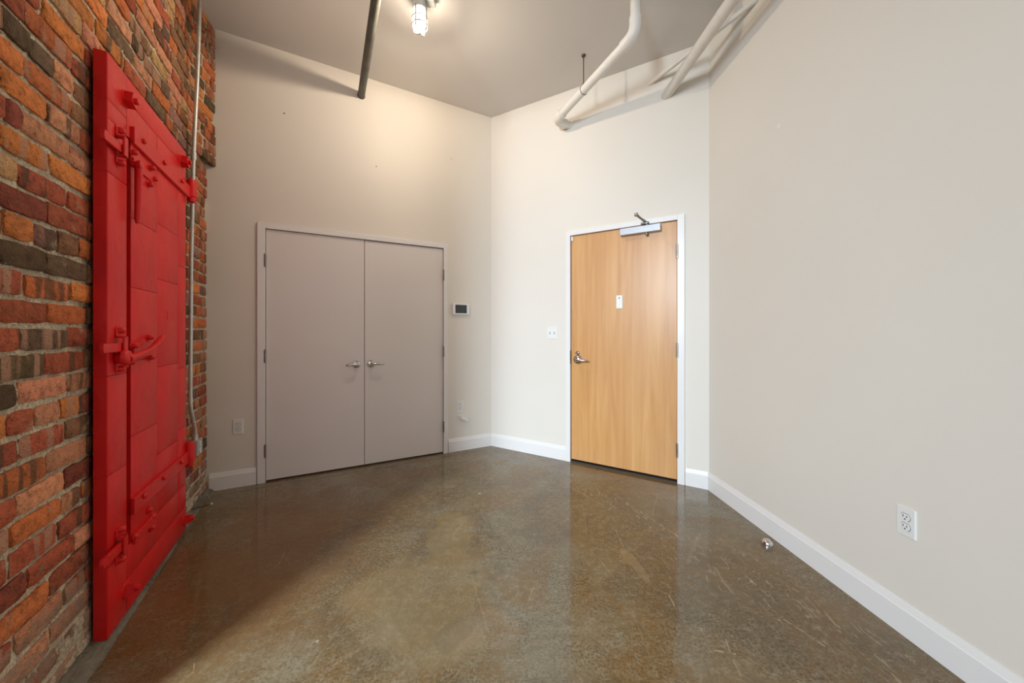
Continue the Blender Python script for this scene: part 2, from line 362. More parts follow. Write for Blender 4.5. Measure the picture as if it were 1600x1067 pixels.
# ------------------------------------------------------------------ the setting
FX0, FX1, FY0, FY1 = -6.5, 4.2, -2.9, 5.6
bm = bmesh.new(); box(bm, FX0, FX1, FY0, FY1, -.12, 0)
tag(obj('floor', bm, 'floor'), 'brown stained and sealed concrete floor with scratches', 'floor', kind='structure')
bm = bmesh.new()
cs = [(FX0, FY0), (FX1, FY0), (FX1, FY1), (FX0, FY1)]
lo = [bm.verts.new((x, y, ceil_z(x, y))) for x, y in cs]; hi = [bm.verts.new((x, y, ceil_z(x, y)+.12)) for x, y in cs]
bm.faces.new(lo); bm.faces.new(hi[::-1])
for i in range(4): bm.faces.new((lo[i], lo[(i+1) % 4], hi[(i+1) % 4], hi[i]))
tag(obj('ceiling', bm, 'ceil'), 'smooth pale grey painted ceiling', 'ceiling', kind='structure')

def wall(name, fr, u0, u1, label, holes=(), th=.14, m='wall'):
    """a slab in the frame of a wall with door openings reaching the floor"""
    r = bmesh.new(); xs = sorted([u0, u1]+[h for a in holes for h in a[:2]])
    def cz(u, y): p = fr.P+fr.d*u-fr.n*y; return ceil_z(p.x, p.y)+.004
    def slab(a, b_, z0):
        v = []
        for y in (0, th):
            v += [r.verts.new((a, y, z0)), r.verts.new((b_, y, z0)), r.verts.new((b_, y, cz(b_, y))), r.verts.new((a, y, cz(a, y)))]
        for f in ((0, 1, 2, 3), (7, 6, 5, 4), (0, 4, 5, 1), (1, 5, 6, 2), (2, 6, 7, 3), (3, 7, 4, 0)):
            r.faces.new([v[i] for i in f])
    for a, b_ in zip(xs, xs[1:]):
        h = [q for q in holes if abs(q[0]-a) < 1e-6]
        slab(a, b_, h[0][2] if h else 0)
    o = obj(name, r, m); o.location = (fr.P.x, fr.P.y, 0); o.rotation_euler = (0, 0, fr.rot)
    return tag(o, label, 'wall', kind='structure')
# measured openings (u along the wall, head height)
CL0, CL1, CLH = .355, 1.888, 2.098          # closet
EN0, EN1, ENH = .906, 1.858, 2.152          # entry door
w_back = wall('wall_back', BL, -.05, 2.4105, 'off-white wall around the double closet doors', [(CL0, CL1, CLH)])
w_entry = wall('wall_entry', BR, 0, 2.0703, 'off-white wall around the maple entry door', [(EN0, EN1, ENH)])
w_right = wall('wall_right', RW, 0, 5.55, 'long blank off-white wall with one outlet')
# closed dark spaces behind the two doors
def niche(name, fr, u0, u1, label):
    bm = bmesh.new()
    box(bm, u0-.05, u1+.05, .62, .66, 0, 2.5); box(bm, u0-.09, u0-.05, .14, .66, 0, 2.5); box(bm, u1+.05, u1+.09, .14, .66, 0, 2.5); box(bm, u0-.09, u1+.09, .14, .66, 2.5, 2.54)
    o = obj(name, bm, 'wall'); o.location = (fr.P.x, fr.P.y, 0); o.rotation_euler = (0, 0, fr.rot)
    tag(o, label, 'wall', kind='structure')
niche('wall_closet', BL, CL0, CL1, 'closet interior walls behind the double doors')
niche('wall_hallway', BR, EN0, EN1, 'hallway walls behind the maple door')
# the loft behind the viewer: rear wall with a window and an added fill opening, far left wall
bm = bmesh.new(); top = 3.9
xs = [FX0]+[x for w in WIN for x in w[:2]]+[FX1]
for i in range(0, len(xs), 2): box(bm, xs[i], xs[i+1], -2.9, -2.75, 0, top)
for w in WIN: box(bm, w[0], w[1], -2.9, -2.75, 0, w[2]); box(bm, w[0], w[1], -2.9, -2.75, w[3], top)
tag(obj('wall_rear', bm, 'rear'), 'rear wall of the loft with a tall window opening and an added fill opening', 'wall', kind='structure')
tag(obj('wall_far_left', mbox(FX0, FX0+.12, -2.75, 5.5, 0, 3.9), 'rear'), 'wall closing the loft beyond the brick pier', 'wall', kind='structure')

# baseboards
def baseboard(name, fr, u0, u1, label, h=.134):
    bm = bmesh.new()
    prism(bm, [(0, 0), (-.014, 0), (-.014, h-.030), (-.0115, h-.026), (-.0075, h-.010), (-.006, h-.004), (-.0045, h), (0, h)], 0, u0, u1)
    o = obj(name, bm, 'trim'); o.location = (fr.P.x, fr.P.y, 0); o.rotation_euler = (0, 0, fr.rot)
    tag(o, label, 'baseboard', kind='structure')
baseboard('baseboard_left', BL, .02, .319, 'short white baseboard between brick and closet')
baseboard('baseboard_back', BL, 1.926, 2.406, 'white baseboard between closet and corner')
baseboard('baseboard_entry', BR, .006, .874, 'white baseboard left of maple entry door')
baseboard('baseboard_front', BR, 1.905, 2.064, 'very short white baseboard right of entry door')
baseboard('baseboard_right', RW, .004, 5.5, 'long white baseboard along the right wall')

# small holes left in the paint
def hole(parent, u, z, r, m='slot'):
    obj('nail_hole', lathe(bmesh.new(), [(r, 0), (r*.8, -.0012), (.0004, -.0016)], (u, 0, z), 'Y', 10), m, parent)
hole(w_back, .5091, 3.0625, .006); hole(w_back, 1.2351, 2.7746, .005); hole(w_back, 1.9586, 3.0098, .004)
obj('filled_hole', lathe(bmesh.new(), [(.014, 0), (.012, -.0012), (.0004, -.0018)], (.6863, 0, 2.4462), 'Y', 12), 'plastic', w_right)
hole(w_right, .690, 2.449, .005)

# ------------------------------------------------------------------ brick wall
U1 = 2.135; STEP = 2.53
def overhang(u, z):
    return .055*max(0, 1-max(u, 0)/.30)**1.0 if z > STEP else 0
rng = random.Random(5)
def mortar_off(u, z):
    h = -.0062+.0050*noise.noise((u*6, z*11, 3))+.0045*noise.noise((u*26, z*30, 8))+.003*noise.noise((u*80, z*80, 5))
    low = max(0, 1-z/.34)
    return h+low*(.012+.007*noise.noise((u*5, z*8, 1)))+overhang(u, z)
bm = bmesh.new(); nu = 190
zs = [i*3.62/330 for i in range(331)]; zs = [z for z in zs if abs(z-STEP) > .006]+[STEP-.002, STEP+.002]; zs.sort()
us = [-.005+i*(U1+.005)/nu for i in range(nu+1)]
grid = [[bm.verts.new((-u, -mortar_off(u, z), z)) for u in us] for z in zs]
for r0, r1 in zip(grid, grid[1:]):
    for i in range(nu): bm.faces.new((r0[i], r0[i+1], r1[i+1], r1[i]))
back = [bm.verts.new(p) for p in ((0.005, .38, 0), (-U1, .38, 0), (-U1, .38, 3.62), (.005, .38, 3.62))]
bm.faces.new(back)
bm.faces.new([r[-1] for r in grid]+[back[2], back[1]]); bm.faces.new([r[0] for r in grid]+[back[3], back[0]])
bm.faces.new(grid[-1]+[back[2], back[3]]); bm.faces.new(grid[0]+[back[1], back[0]])
w_brick = obj('wall_left', bm, 'mortar', smooth=True); w_brick.location = (A.x, A.y, 0); w_brick.rotation_euler = (0, 0, BK.rot)
tag(w_brick, 'old exposed red and brown brick wall with sandy mortar', 'wall', kind='structure')

def brick_mesh(L_, H_, seed, D=.030):
    r = random.Random(seed); bm = bmesh.new(); nx = 6 if L_ > .15 else 4; ny = 3
    cut = [r.uniform(.1, .9) for _ in range(4)]
    F = []
    for j in range(ny+1):
        row = []
        for i in range(nx+1):
            x = i/nx; z = j/ny
            ex = .02 if x in (0,) else (.98 if x == 1 else x); X = (x-.5)*L_; Z = (z-.5)*H_
            edge = (i in (0, nx)) or (j in (0, ny)); corner = (i in (0, nx)) and (j in (0, ny))
            y = -r.uniform(0, .0026)
            if edge: y += .0022+r.uniform(-.001, .003); X += r.uniform(-.003, .003); Z += r.uniform(-.0022, .0022)
            if corner:
                y += r.uniform(.001, .006); X -= math.copysign(r.uniform(0, .0045), X); Z -= math.copysign(r.uniform(0, .004), Z)
            if not edge: X += r.uniform(-.006, .006); Z += r.uniform(-.004, .004)
            row.append(bm.verts.new((X, y, Z)))
        F.append(row)
    # pull first inner ring close to the rim so that the face is flat
    for j in range(1, ny):
        for i in range(1, nx):
            vtx = F[j][i]
            if i == 1: vtx.co.x = -L_/2+.006+r.uniform(-.001, .004)
            if i == nx-1: vtx.co.x = L_/2-.006-r.uniform(-.001, .004)
            if j == 1: vtx.co.z = -H_/2+.006+r.uniform(-.001, .003)
            if j == ny-1: vtx.co.z = H_/2-.006-r.uniform(-.001, .003)
    for j in range(ny):
        for i in range(nx): bm.faces.new((F[j][i], F[j][i+1], F[j+1][i+1], F[j+1][i]))
    rim = [F[0][i] for i in range(nx+1)]+[F[j][nx] for j in range(1, ny+1)]+[F[ny][i] for i in range(nx-1, -1, -1)]+[F[j][0] for j in range(ny-1, 0, -1)]
    bk = [bm.verts.new((q.co.x, D, q.co.z)) for q in rim]
    for i in range(len(rim)): bm.faces.new((rim[i], bk[i], bk[(i+1) % len(rim)], rim[(i+1) % len(rim)]))
    for i in range(len(rim)):
        bm.edges.get((rim[i], rim[(i+1) % len(rim)])).smooth = False
    bmesh.ops.recalc_face_normals(bm, faces=bm.faces[:])
    me = bpy.data.meshes.new('brick'); bm.to_mesh(me); bm.free(); me.materials.append(M['brick'])
    for p in me.polygons: p.use_smooth = True
    return me
BH = .068; PITCH = .0832; ZM = 1.254        # the joint above course 0 lies at ZM
stretch = [brick_mesh(.215, BH, s) for s in range(9)]; head = [brick_mesh(.105, BH, 50+s) for s in range(6)]
PAL = {'O': (.56, .185, .052), 'o': (.47, .135, .045), 'R': (.345, .085, .042), 'r': (.235, .056, .034), 'D': (.105, .068, .036), 'd': (.145, .088, .052), 'B': (.235, .115, .058), 'P': (.52, .225, .125), 'T': (.50, .285, .13), 'M': (.26, .13, .10)}
def px_u(px):                                # plan distance along the wall of a vertical joint measured in the photograph
    t = (px-800)/555; x0, y0 = A; dx, dy = .4648, -.8854
    return (x0-t*y0)/(t*dy-dx)
ROWS = {  # course index: (joint left, joint right, colour) for the courses left of the red door
 -13: [(-20, 36, 'r'), (38, 111, 'o'), (113, 150, 'R')], -14: [(-30, 36, 'r'), (38, 81, 'o'), (85, 150, 'R')], -15: [(-40, 68, 'O'), (70, 115, 'O'), (117, 160, 'P')],
}
def rowset(k, s):
    ROWS[k] = [(a, b_, c) for a, b_, c in s]
rowset(12, [(-40, 36, 'R'), (38, 111, 'o'), (113, 150, 'R')])
rowset(11, [(-30, 1, 'B'), (2, 45, 'D'), (47, 83, 'd'), (85, 114, 'P'), (116, 150, 'B')])
rowset(10, [(-40, 34, 'O'), (37, 110, 'o'), (112, 150, 'B')])
rowset(9, [(-40, -1, 'R'), (0, 72, 'O'), (74, 123, 'P'), (125, 150, 'R')])
rowset(8, [(-30, 8, 'R'), (9, 34, 'r'), (36, 107, 'P'), (109, 150, 'P')])
rowset(7, [(-30, -2, 'B'), (0, 74, 'O'), (77, 140, 'O')])
rowset(6, [(-40, 27, 'T'), (31, 104, 'R'), (108, 150, 'R')])
rowset(5, [(-5, 72, 'r'), (74, 136, 'R'), (137, 150, 'o')])
rowset(4, [(-40, 3, 'B'), (7, 50, 'O'), (54, 88, 'M'), (91, 121, 'B'), (123, 150, 'o')])
rowset(3, [(-5, 70, 'D'), (73, 136, 'd'), (138, 160, 'T')])
rowset(2, [(-40, 33, 'R'), (41, 107, 'o'), (111, 150, 'O')])
rowset(1, [(-4, 71, 'R'), (74, 133, 'o'), (135, 160, 'B')])
rowset(0, [(-30, 30, 'R'), (33, 104, 'd'), (107, 137, 'R'), (139, 160, 'B')])
rowset(-1, [(-8, 68, 'D'), (70, 130, 'R'), (132, 160, 'B')])
rowset(-2, [(-30, 25, 'D'), (31, 104, 'P'), (105, 150, 'P')])
rowset(-3, [(-40, 9, 'O'), (14, 53, 'R'), (57, 94, 'P'), (95, 122, 'O'), (124, 150, 'r')])
rowset(-4, [(-40, 27, 'R'), (31, 101, 'R'), (104, 145, 'B')])
rowset(-5, [(-6, 69, 'o'), (73, 134, 'P'), (136, 160, 'B')])
rowset(-6, [(-40, 23, 'R'), (26, 98, 'P'), (102, 145, 'r')])
for k in (-13, -14, -15): ROWS.pop(k)
def pick(u, z):
    if z > 2.3 and u > .45: return rng.choice('OOoPPTTMBdDR')
    if z > 2.3: return rng.choice('OoooBBRDdOo')
    if z < .9 and u > 1.4: return rng.choice('RRroRPPo')
    if u < .65: return rng.choice('RRoooOBDdMr')
    return rng.choice('OoRRrBDP')
todo = []
for k in range(-16, 30):
    zc = ZM-PITCH/2+k*PITCH+.0
    if zc-BH/2 > 3.585 or zc-BH/2 < -.02: continue
    spans = []
    if k in ROWS:
        us_ = sorted((px_u(b_), px_u(a), c) for a, b_, c in ROWS[k])
        spans = [(a, b_, c) for a, b_, c in us_ if a < U1]
        end = spans[0][0]-.014
        last = max(s[1] for s in spans)
        u = last+.014
        while u < U1: spans.append((u, u+.105, None)); u += .12
    else:
        end = U1+.02
    hdr = (k % 6 == 5)
    u = -.02-(rng.random()*.11)
    while u < end:
        l = rng.choice([.105, .105, .21]) if hdr else rng.choice([.215, .215, .215, .105, .20])
        l += rng.uniform(-.006, .006)
        b1 = u+l
        if end-b1 < .07: b1 = end
        b1 = min(b1, end)
        spans.append((u, b1, None)); u = b1+.014
    for a, b_, c in spans:
        a = max(a, -.004); b_ = min(b_, U1-.002)
        if b_-a < .025: continue
        if a > .70 and b_ < 1.47 and zc > .10 and zc < 2.27: continue      # wholly behind the red door
        todo.append((a, b_, zc+rng.uniform(-.0035, .0035), c or pick((a+b_)/2, zc)))
def seen(t):
    p = BK.pt((t[0]+t[1])/2, t[2])
    if p.y < .15: return 0
    px, py = p.x/p.y*555+800, 518-(p.z-EYE)/p.y*555
    inside = -60 < px < 1600 and -60 < py < 1130
    return (t[1]-t[0])/p.y**2.5 if inside else 0
todo.sort(key=seen, reverse=True)
def brick_xf(a, b_, z):
    u = (a+b_)/2
    y = -(rng.uniform(.0, .005)+overhang(u, z)); L_ = b_-a
    me, base = (rng.choice(head), .105) if L_ < .16 else (rng.choice(stretch), .215)
    tilt = math.atan(overhang(a, z)-overhang(b_, z))/max(L_, .05)*1.0 if z > STEP else 0
    return me, Matrix.Translation((-u, y, z)) @ Matrix.Rotation(-math.atan2(overhang(a, z)-overhang(b_, z), L_), 4, 'Z') @ Matrix.Rotation(rng.uniform(-.012, .012), 4, 'Y') @ Matrix.Diagonal((L_/base*(-1 if rng.random() < .0 else 1), 1, rng.uniform(.94, 1.06), 1))
def tint(c):
    k = rng.uniform(1.0, 1.42); return tuple(min(1, x*k*rng.uniform(.95, 1.05)) for x in PAL[c])+(1,)
rest = []
for i, t in enumerate(todo):
    me, xf = brick_xf(*t[:3])
    if i < 300 and seen(t) > 0:
        o = bpy.data.objects.new('brick', me); COL.objects.link(o); o.parent = w_brick; o.matrix_local = xf; o.color = tint(t[3])
    else: rest.append((me, xf))
# bricks round the pier's end and the few smallest ones: one mass
for k in range(-15, 28):
    z = ZM-PITCH/2+k*PITCH
    for j in range(2 if k % 2 else 4):
        w = .215 if k % 2 else .105
        y = .02+(w+.0)*.5+j*(w+.014)
        if y+w/2 > .38 or z < .02: continue
        me = rng.choice(stretch if k % 2 else head)
        rest.append((me, Matrix.Translation((-U1-.002, y, z)) @ Matrix.Rotation(-math.pi/2, 4, 'Z')))
bm = bmesh.new()
for me, xf in rest:
    t = bmesh.new(); t.from_mesh(me); t.transform(xf); tmp = bpy.data.meshes.new('tmp'); t.to_mesh(tmp); t.free(); bm.from_mesh(tmp); bpy.data.meshes.remove(tmp)
o = obj('bricks', bm, 'brick', w_brick, smooth='all'); o['kind'] = 'stuff'; o.color = (.40, .13, .06, 1)
# a bright orange brick chip beside the conduit
o = obj('brick_chip', lathe(bmesh.new(), [(.012, .004), (.014, -.006), (.009, -.013), (.001, -.015)], (-.500, 0, 1.74), 'Y', 9), 'orange', w_brick, label='bright orange chip in the brickwork')

# rough ledge along the foot of the bricks
bm = bmesh.new(); k = 90; r = random.Random(3); rows = []
for i in range(k+1):
    u = -.0+i*U1/k; w = .036+.034*min(1, max(0, (u-.25)/1.3)); w += .006*noise.noise((u*6, 0, 0))+r.uniform(-.002, .002)
    h = .020+.006*noise.noise((u*4, 5, 0))+r.uniform(-.002, .002)
    if u < .22: w *= 1.5-(u/.22)*.5
    rows.append([bm.verts.new(p) for p in ((-u, .02, h+.028+r.uniform(-.006, .006)), (-u, -.012, h+.012+r.uniform(-.003, .003)), (-u, -w*.55, h+.003), (-u, -w*.80, h-.004+r.uniform(-.002, .002)), (-u, -w*.86, .010), (-u, -w, .004+r.uniform(0, .003)), (-u, -w-.006, -.002))])
for a, b_ in zip(rows, rows[1:]):
    for i in range(6): bm.faces.new((a[i], a[i+1], b_[i+1], b_[i]))
o = obj('trim_1', bm, 'ledge'); o.location = (A.x, A.y, 0); o.rotation_euler = (0, 0, BK.rot)
tag(o, 'rough grey mortar ledge along foot of brick wall', 'ledge', kind='structure')

# ------------------------------------------------------------------ red fire door
FD = .057                                    # front face above the brick plane
fd = root('fire_door', BK.pt(1.088, 0), BK.rot, label='old red painted metal clad fire door bolted onto the brick wall', category='door')
def X(u): return 1.088-u                     # local x of a wall coordinate
D0, D1, DZ0, DZ1 = .655, 1.541, .022, 2.338
SL0, SL1, SZ0, SZ1 = 1.357, 1.389, .305, 2.080   # the open slot
F = -FD
bm = bmesh.new(); KB = -.016
box(bm, X(D1), X(SL1), F+.010, KB, DZ0, DZ1); box(bm, X(SL0), X(D0), F+.010, KB, DZ0, DZ1)
box(bm, X(SL1), X(SL0), F+.010, KB, DZ0, SZ0); box(bm, X(SL1), X(SL0), F+.010, KB, SZ1, DZ1)
obj('door_core', bm, 'red', fd)
obj('slot_shadow', mbox(X(SL1), X(SL0), KB-.004, KB-.001, SZ0, SZ1), 'dark', fd, label='black sheet painted as shade behind the slot between stile and panel')  # black sheet stands in for the shade at the back of the slot
for u, z in ((1.45, .3), (1.45, 2.1), (.75, .3), (.75, 2.1)): obj('spacer', mbox(X(u)-.04, X(u)+.04, KB, .006, z-.04, z+.04), 'dark', fd)
# clad rails and stile: folded sheets proud of the core
def sheet(u0, u1, z0, z1, name='metal_sheet', proud=0.0, gap=.0012, seed=0):
    r = random.Random(seed+int(u0*1000)*7+int(z0*1000)); bm = bmesh.new(); nx, nz = 4, max(3, min(8, int((z1-z0)/.1)))
    a, b_, c, d = X(u1)+gap, X(u0)-gap, z0+gap, z1-gap; G = []
    for j in range(nz+1):
        row = []
        for i in range(nx+1):
            x = a+(b_-a)*i/nx; z = c+(d-c)*j/nz
            e = i in (0, nx) or j in (0, nz)
            y = F-proud+(0.0016 if e else 0)+(0 if e else noise.noise((x*5, z*4, seed))*.0022)
            row.append(bm.verts.new((x, y, z)))
        G.append(row)
    for i in range(1, nx):
        for j in range(nz+1):
            if i == 1: G[j][i].co.x = a+.004
            if i == nx-1: G[j][i].co.x = b_-.004
    for i in range(nx+1):
        if nz > 2:
            G[1][i].co.z = c+.004; G[nz-1][i].co.z = d-.004
    for j in range(nz):
        for i in range(nx): bm.faces.new((G[j][i], G[j][i+1], G[j+1][i+1], G[j+1][i]))
    rim = G[0][:]+[G[j][nx] for j in range(1, nz+1)]+G[nz][nx-1::-1]+[G[j][0] for j in range(nz-1, 0, -1)]
    bk = [bm.verts.new((q.co.x, F+.010, q.co.z)) for q in rim]
    for i in range(len(rim)): bm.faces.new((rim[i], bk[i], bk[(i+1) % len(rim)], rim[(i+1) % len(rim)]))
    return obj(name, bm, 'red', fd, smooth=True)
edges = [DZ0, .30, .664, 1.058, 1.866, 2.08, 2.153, DZ1]
for z0, z1 in zip(edges, edges[1:]): sheet(SL1, D1, z0, z1)
sheet(D0, SL1, 2.235, DZ1); sheet(D0, SL1, DZ0, .165)
sheet(1.077, SL1, 2.080, 2.235, seed=4); sheet(.788, 1.077, 2.080, 2.235, seed=4); sheet(D0, .788, 2.080, 2.235, seed=4)
sheet(1.077, SL1, .165, .305, seed=4); sheet(.788, 1.077, .165, .305, seed=4); sheet(D0, .788, .165, .305, seed=4)
c1 = [.305, .7705, 1.105, 1.431, 1.738, 2.080]
for z0, z1 in zip(c1, c1[1:]): sheet(1.077, SL0, z0, z1, proud=.001, seed=1)
c2 = [.305, .607, 1.054, 1.506, 1.79, 2.080]
for z0, z1 in zip(c2, c2[1:]): sheet(.788, 1.077, z0, z1, seed=2)
c3 = [.305, .66, 1.02, 1.62, 2.080]
for z0, z1 in zip(c3, c3[1:]): sheet(D0, .788, z0, z1, seed=3)
obj('maker_plate', mbox(X(.955), X(.850), F-.0025, F+.002, 1.300, 1.345), 'red', fd, bevel=.001)
# bent edge cladding on the side that faces the viewer
for z0, z1 in ((DZ0, .664), (.664, 1.058), (1.058, 1.866), (1.866, 2.153), (2.153, DZ1)):
    obj('edge_sheet', mbox(X(D1)-.0015, X(D1)+.004, F+.0025, -.016, z0+.001, z1-.001), 'red', fd, bevel=.001)
def bolt(u, z, r=.013, h=.014, off=0, square=False, parent=fd, name='bolt', washer=True):
    bm = bmesh.new(); x = X(u); y = F-off
    if washer: lathe(bm, [(r*1.55, y+.001), (r*1.5, y-.003), (r*.5, y-.0032)], (x, 0, z), 'Y', 14)
    if square:
        rot = Matrix.Translation((x, 0, z)) @ Matrix.Rotation(.3, 4, 'Y')
        t = mbox(-r, r, y-h, y-.002, -r, r); t.transform(rot); me = bpy.data.meshes.new('t'); t.to_mesh(me); t.free(); bm.from_mesh(me); bpy.data.meshes.remove(me)
        lathe(bm, [(r*.55, y-h), (r*.55, y-h-.012), (r*.4, y-h-.014)], (x, 0, z), 'Y', 10)
    else:
        lathe(bm, [(r, y-.002), (r, y-h*.5), (r*.75, y-h*.85), (r*.3, y-h)], (x, 0, z), 'Y', 12)
    return obj(name, bm, 'red', parent, smooth=True)
for u, z in ((1.4036, 2.2295), (.7232, 2.2525), (1.3981, .1246), (.6797, .090)): bolt(u, z, .024, .030, square=True, name='square_nut')
# strap hinges
def strap(z, zb0, zb1, ub, bolts):
    bm = bmesh.new()
    pts = [(X(1.361), -.036), (X(.66), -.036), (X(.62), -.032), (X(.62), .034), (X(.66), .036), (X(1.361), .036)]
    prism(bm, [(p[0], p[1]+z) for p in pts], 1, F-.014, F+.001)
    h = obj('strap_hinge', bm, 'red', fd, bevel=.0015)
    bm = bmesh.new(); xb = X(ub)
    n1 = zb0+(zb1-zb0)*.26
    lathe(bm, [(.013, zb0), (.021, zb0+.006), (.021, n1-.004), (.026, n1-.003), (.026, zb1-.02), (.022, zb1-.006), (.012, zb1)], (xb, F-.012, 0), 'Z', 18)
    obj('hinge_barrel', bm, 'red', h, smooth=True)
    obj('hinge_leaf', mbox(xb-.01, xb+.06, -.030, -.004, zb0+.01, n1), 'red', h, bevel=.002)
    for u in bolts: bolt(u, z+.012, .012, .012, off=.014, parent=h, washer=False)
strap(2.102, 2.045, 2.195, .606, (1.276, 1.0386, .783))
strap(.464, .398, .555, .640, (1.276, 1.0467, .7935))
# latch bars with their keepers on the stile
def latch(z, u_l, u_r, zs0, zs1, h=.036, sl=0):
    bm = bmesh.new(); prism(bm, [(X(u_l), z-h/2), (X(u_l)-.006, z), (X(u_l), z+h/2), (X(1.452), z+h/2+sl), (X(1.452), z-h/2+sl)], 1, F-.021, F-.008)
    obj('latch_bar', bm, 'red', fd, bevel=.002)
    x = X(1.476); bm = bmesh.new(); w = .0155
    box(bm, x-w, x+w, F-.030, F-.022, zs0, zs1)
    for q0, q1 in ((zs0, zs0+.008), (zs1-.008, zs1)): box(bm, x-w, x+w, F-.030, F, q0, q1)
    box(bm, x-w, x+w, F-.007, F+.001, zs0-.030, zs0); box(bm, x-w, x+w, F-.007, F+.001, zs1, zs1+.030)
    k = obj('keeper', bm, 'red', fd, bevel=.003)
    bolt(1.470, zs1+.024, .014, .026, parent=k); bolt(1.470, zs0-.024, .014, .026, parent=k)
latch(1.982, 1.615, 1.395, 1.955, 2.040, sl=.004)
latch(1.171, 1.622, 1.395, 1.105, 1.216)
latch(.358, 1.622, 1.395, .318, .395, sl=-.004)
# hanging pull bar with its pivot plate
obj('pivot_plate', mbox(X(1.350), X(1.118), F-.008, F+.001, 1.968, 2.006), 'red', fd, bevel=.002)
bm = bmesh.new(); x = X(1.352)
tube(bm, [(x, F-.024, 1.985), (x, F-.024, 1.955), (x, F-.024, 1.90), (x, F-.022, 1.80), (x, F-.020, 1.735), (x, F-.020, 1.715)], [.010, .014, .014, .012, .011, .007], 12)
lathe(bm, [(.014, F-.002), (.014, F-.020), (.02, F-.022), (.02, F-.034), (.012, F-.038)], (x, 0, 1.975), 'Y', 14)
obj('pull_bar', bm, 'red', fd, smooth=True)
for u, z in ((1.168, 2.033), (1.189, 1.945), (1.139, 1.990), (1.350, 2.028)): bolt(u, z, .013, .024)
# lever that lifts the middle latch
obj('pivot_plate', mbox(X(1.350), X(1.125), F-.008, F+.001, 1.117, 1.186), 'red', fd, bevel=.002)
bm = bmesh.new(); x = X(1.482)
lathe(bm, [(.020, F-.002), (.026, F-.016), (.032, F-.022), (.032, F-.034), (.026, F-.042), (.010, F-.046)], (x, 0, 1.128), 'Y', 18)
tube(bm, [(x, F-.034, 1.121), (X(1.425), F-.040, 1.132), (X(1.32), F-.044, 1.150), (X(1.25), F-.045, 1.170), (X(1.20), F-.045, 1.192), (X(1.165), F-.045, 1.210), (X(1.158), F-.045, 1.216)], [.018, .014, .013, .014, .015, .011, .005], 12, flat=[1, .8, .65, .6, .6, .6, .6])
obj('lever_handle', bm, 'red', fd, smooth=True)
for u, z in ((1.189, 1.207), (1.175, 1.110), (1.350, 1.172)): bolt(u, z, .013, .024)
bolt(1.392, 1.105, .016, .03, name='lever_stop')
# lower plate
obj('pivot_plate', mbox(X(1.345), X(1.120), F-.012, F+.001, .290, .332), 'red', fd, bevel=.003)
for u, z in ((1.189, .374), (1.150, .325), (1.160, .276), (1.338, .322)): bolt(u, z, .012, .014, off=.004)

# ------------------------------------------------------------------ things on the brick wall
cd = root('electrical_conduit', BK.pt(.45, .53), BK.rot, label='thin galvanised conduit climbing the brick wall to ceiling', category='conduit')
def cx(u): return .45-u
bm = bmesh.new(); z0 = -.53
P = [(cx(.450), -.075, 3.60+z0), (cx(.450), -.062, 3.0+z0), (cx(.450), -.040, 2.40+z0), (cx(.458), -.030, 1.7+z0), (cx(.470), -.030, 1.06+z0), (cx(.474), -.030, .78+z0), (cx(.466), -.031, .72+z0), (cx(.430), -.036, .62+z0), (cx(.416), -.040, .575+z0), (cx(.414), -.040, .505+z0)]
tube(bm, P, .0117, 12); obj('pipe', bm, 'galv', cd, smooth=True)
obj('coupling', mtube([(cx(.450), -.0405, 2.375+z0), (cx(.450), -.0415, 2.425+z0)], .0150, 12), 'galv', cd, smooth=True)
obj('coupling', mtube([(cx(.474), -.030, .775+z0), (cx(.473), -.030, .80+z0)], .0140, 12), 'galv', cd, smooth=True)
obj('connector', mtube([(cx(.414), -.040, .503+z0), (cx(.414), -.040, .545+z0)], .0165, 12), 'galv', cd, smooth=True)

ob_ = root('outlet_box', BK.pt(.400, .40), BK.rot, label='grey metal outlet box on brick under the conduit', category='outlet')
obj('box', mbox(-.052, .052, -.060, .004, .0, .106), 'galv', ob_, bevel=.004)
obj('cover_plate', mbox(-.050, .050, -.063, -.058, .002, .104), 'galv', ob_, bevel=.002)
for z in (.031, .074):
    rc = obj('receptacle', lathe(bmesh.new(), [(.019, -.060), (.018, -.0665), (.004, -.067)], (0, 0, z), 'Y', 18), 'plastic', ob_, smooth=True, label='white receptacle face')
    bm = bmesh.new(); box(bm, -.008, -.0055, -.0675, -.066, z-.002, z+.008); box(bm, .0055, .008, -.0675, -.066, z-.002, z+.007)
    obj('slots', bm, 'slot', rc)
for z in (.052,): obj('screw', lathe(bmesh.new(), [(.003, -.062), (.0028, -.0645), (.001, -.065)], (0, 0, z), 'Y', 8), 'hinge', ob_)

rd = root('steel_rod', BK.pt(.385, .028), BK.rot, label='thin rusty rod poking out of brick foot near floor', category='rod')
obj('shank', mtube([(0, .03, 0), (.012, -.055, .004), (.022, -.112, .010)], .0035, 8), 'rod', rd, smooth=True)
obj('tip', mtube([(.022, -.110, .010), (.0235, -.121, .011)], [.0065, .0055], 8), 'plastic', rd, smooth=True, label='pale cap on the rod end')

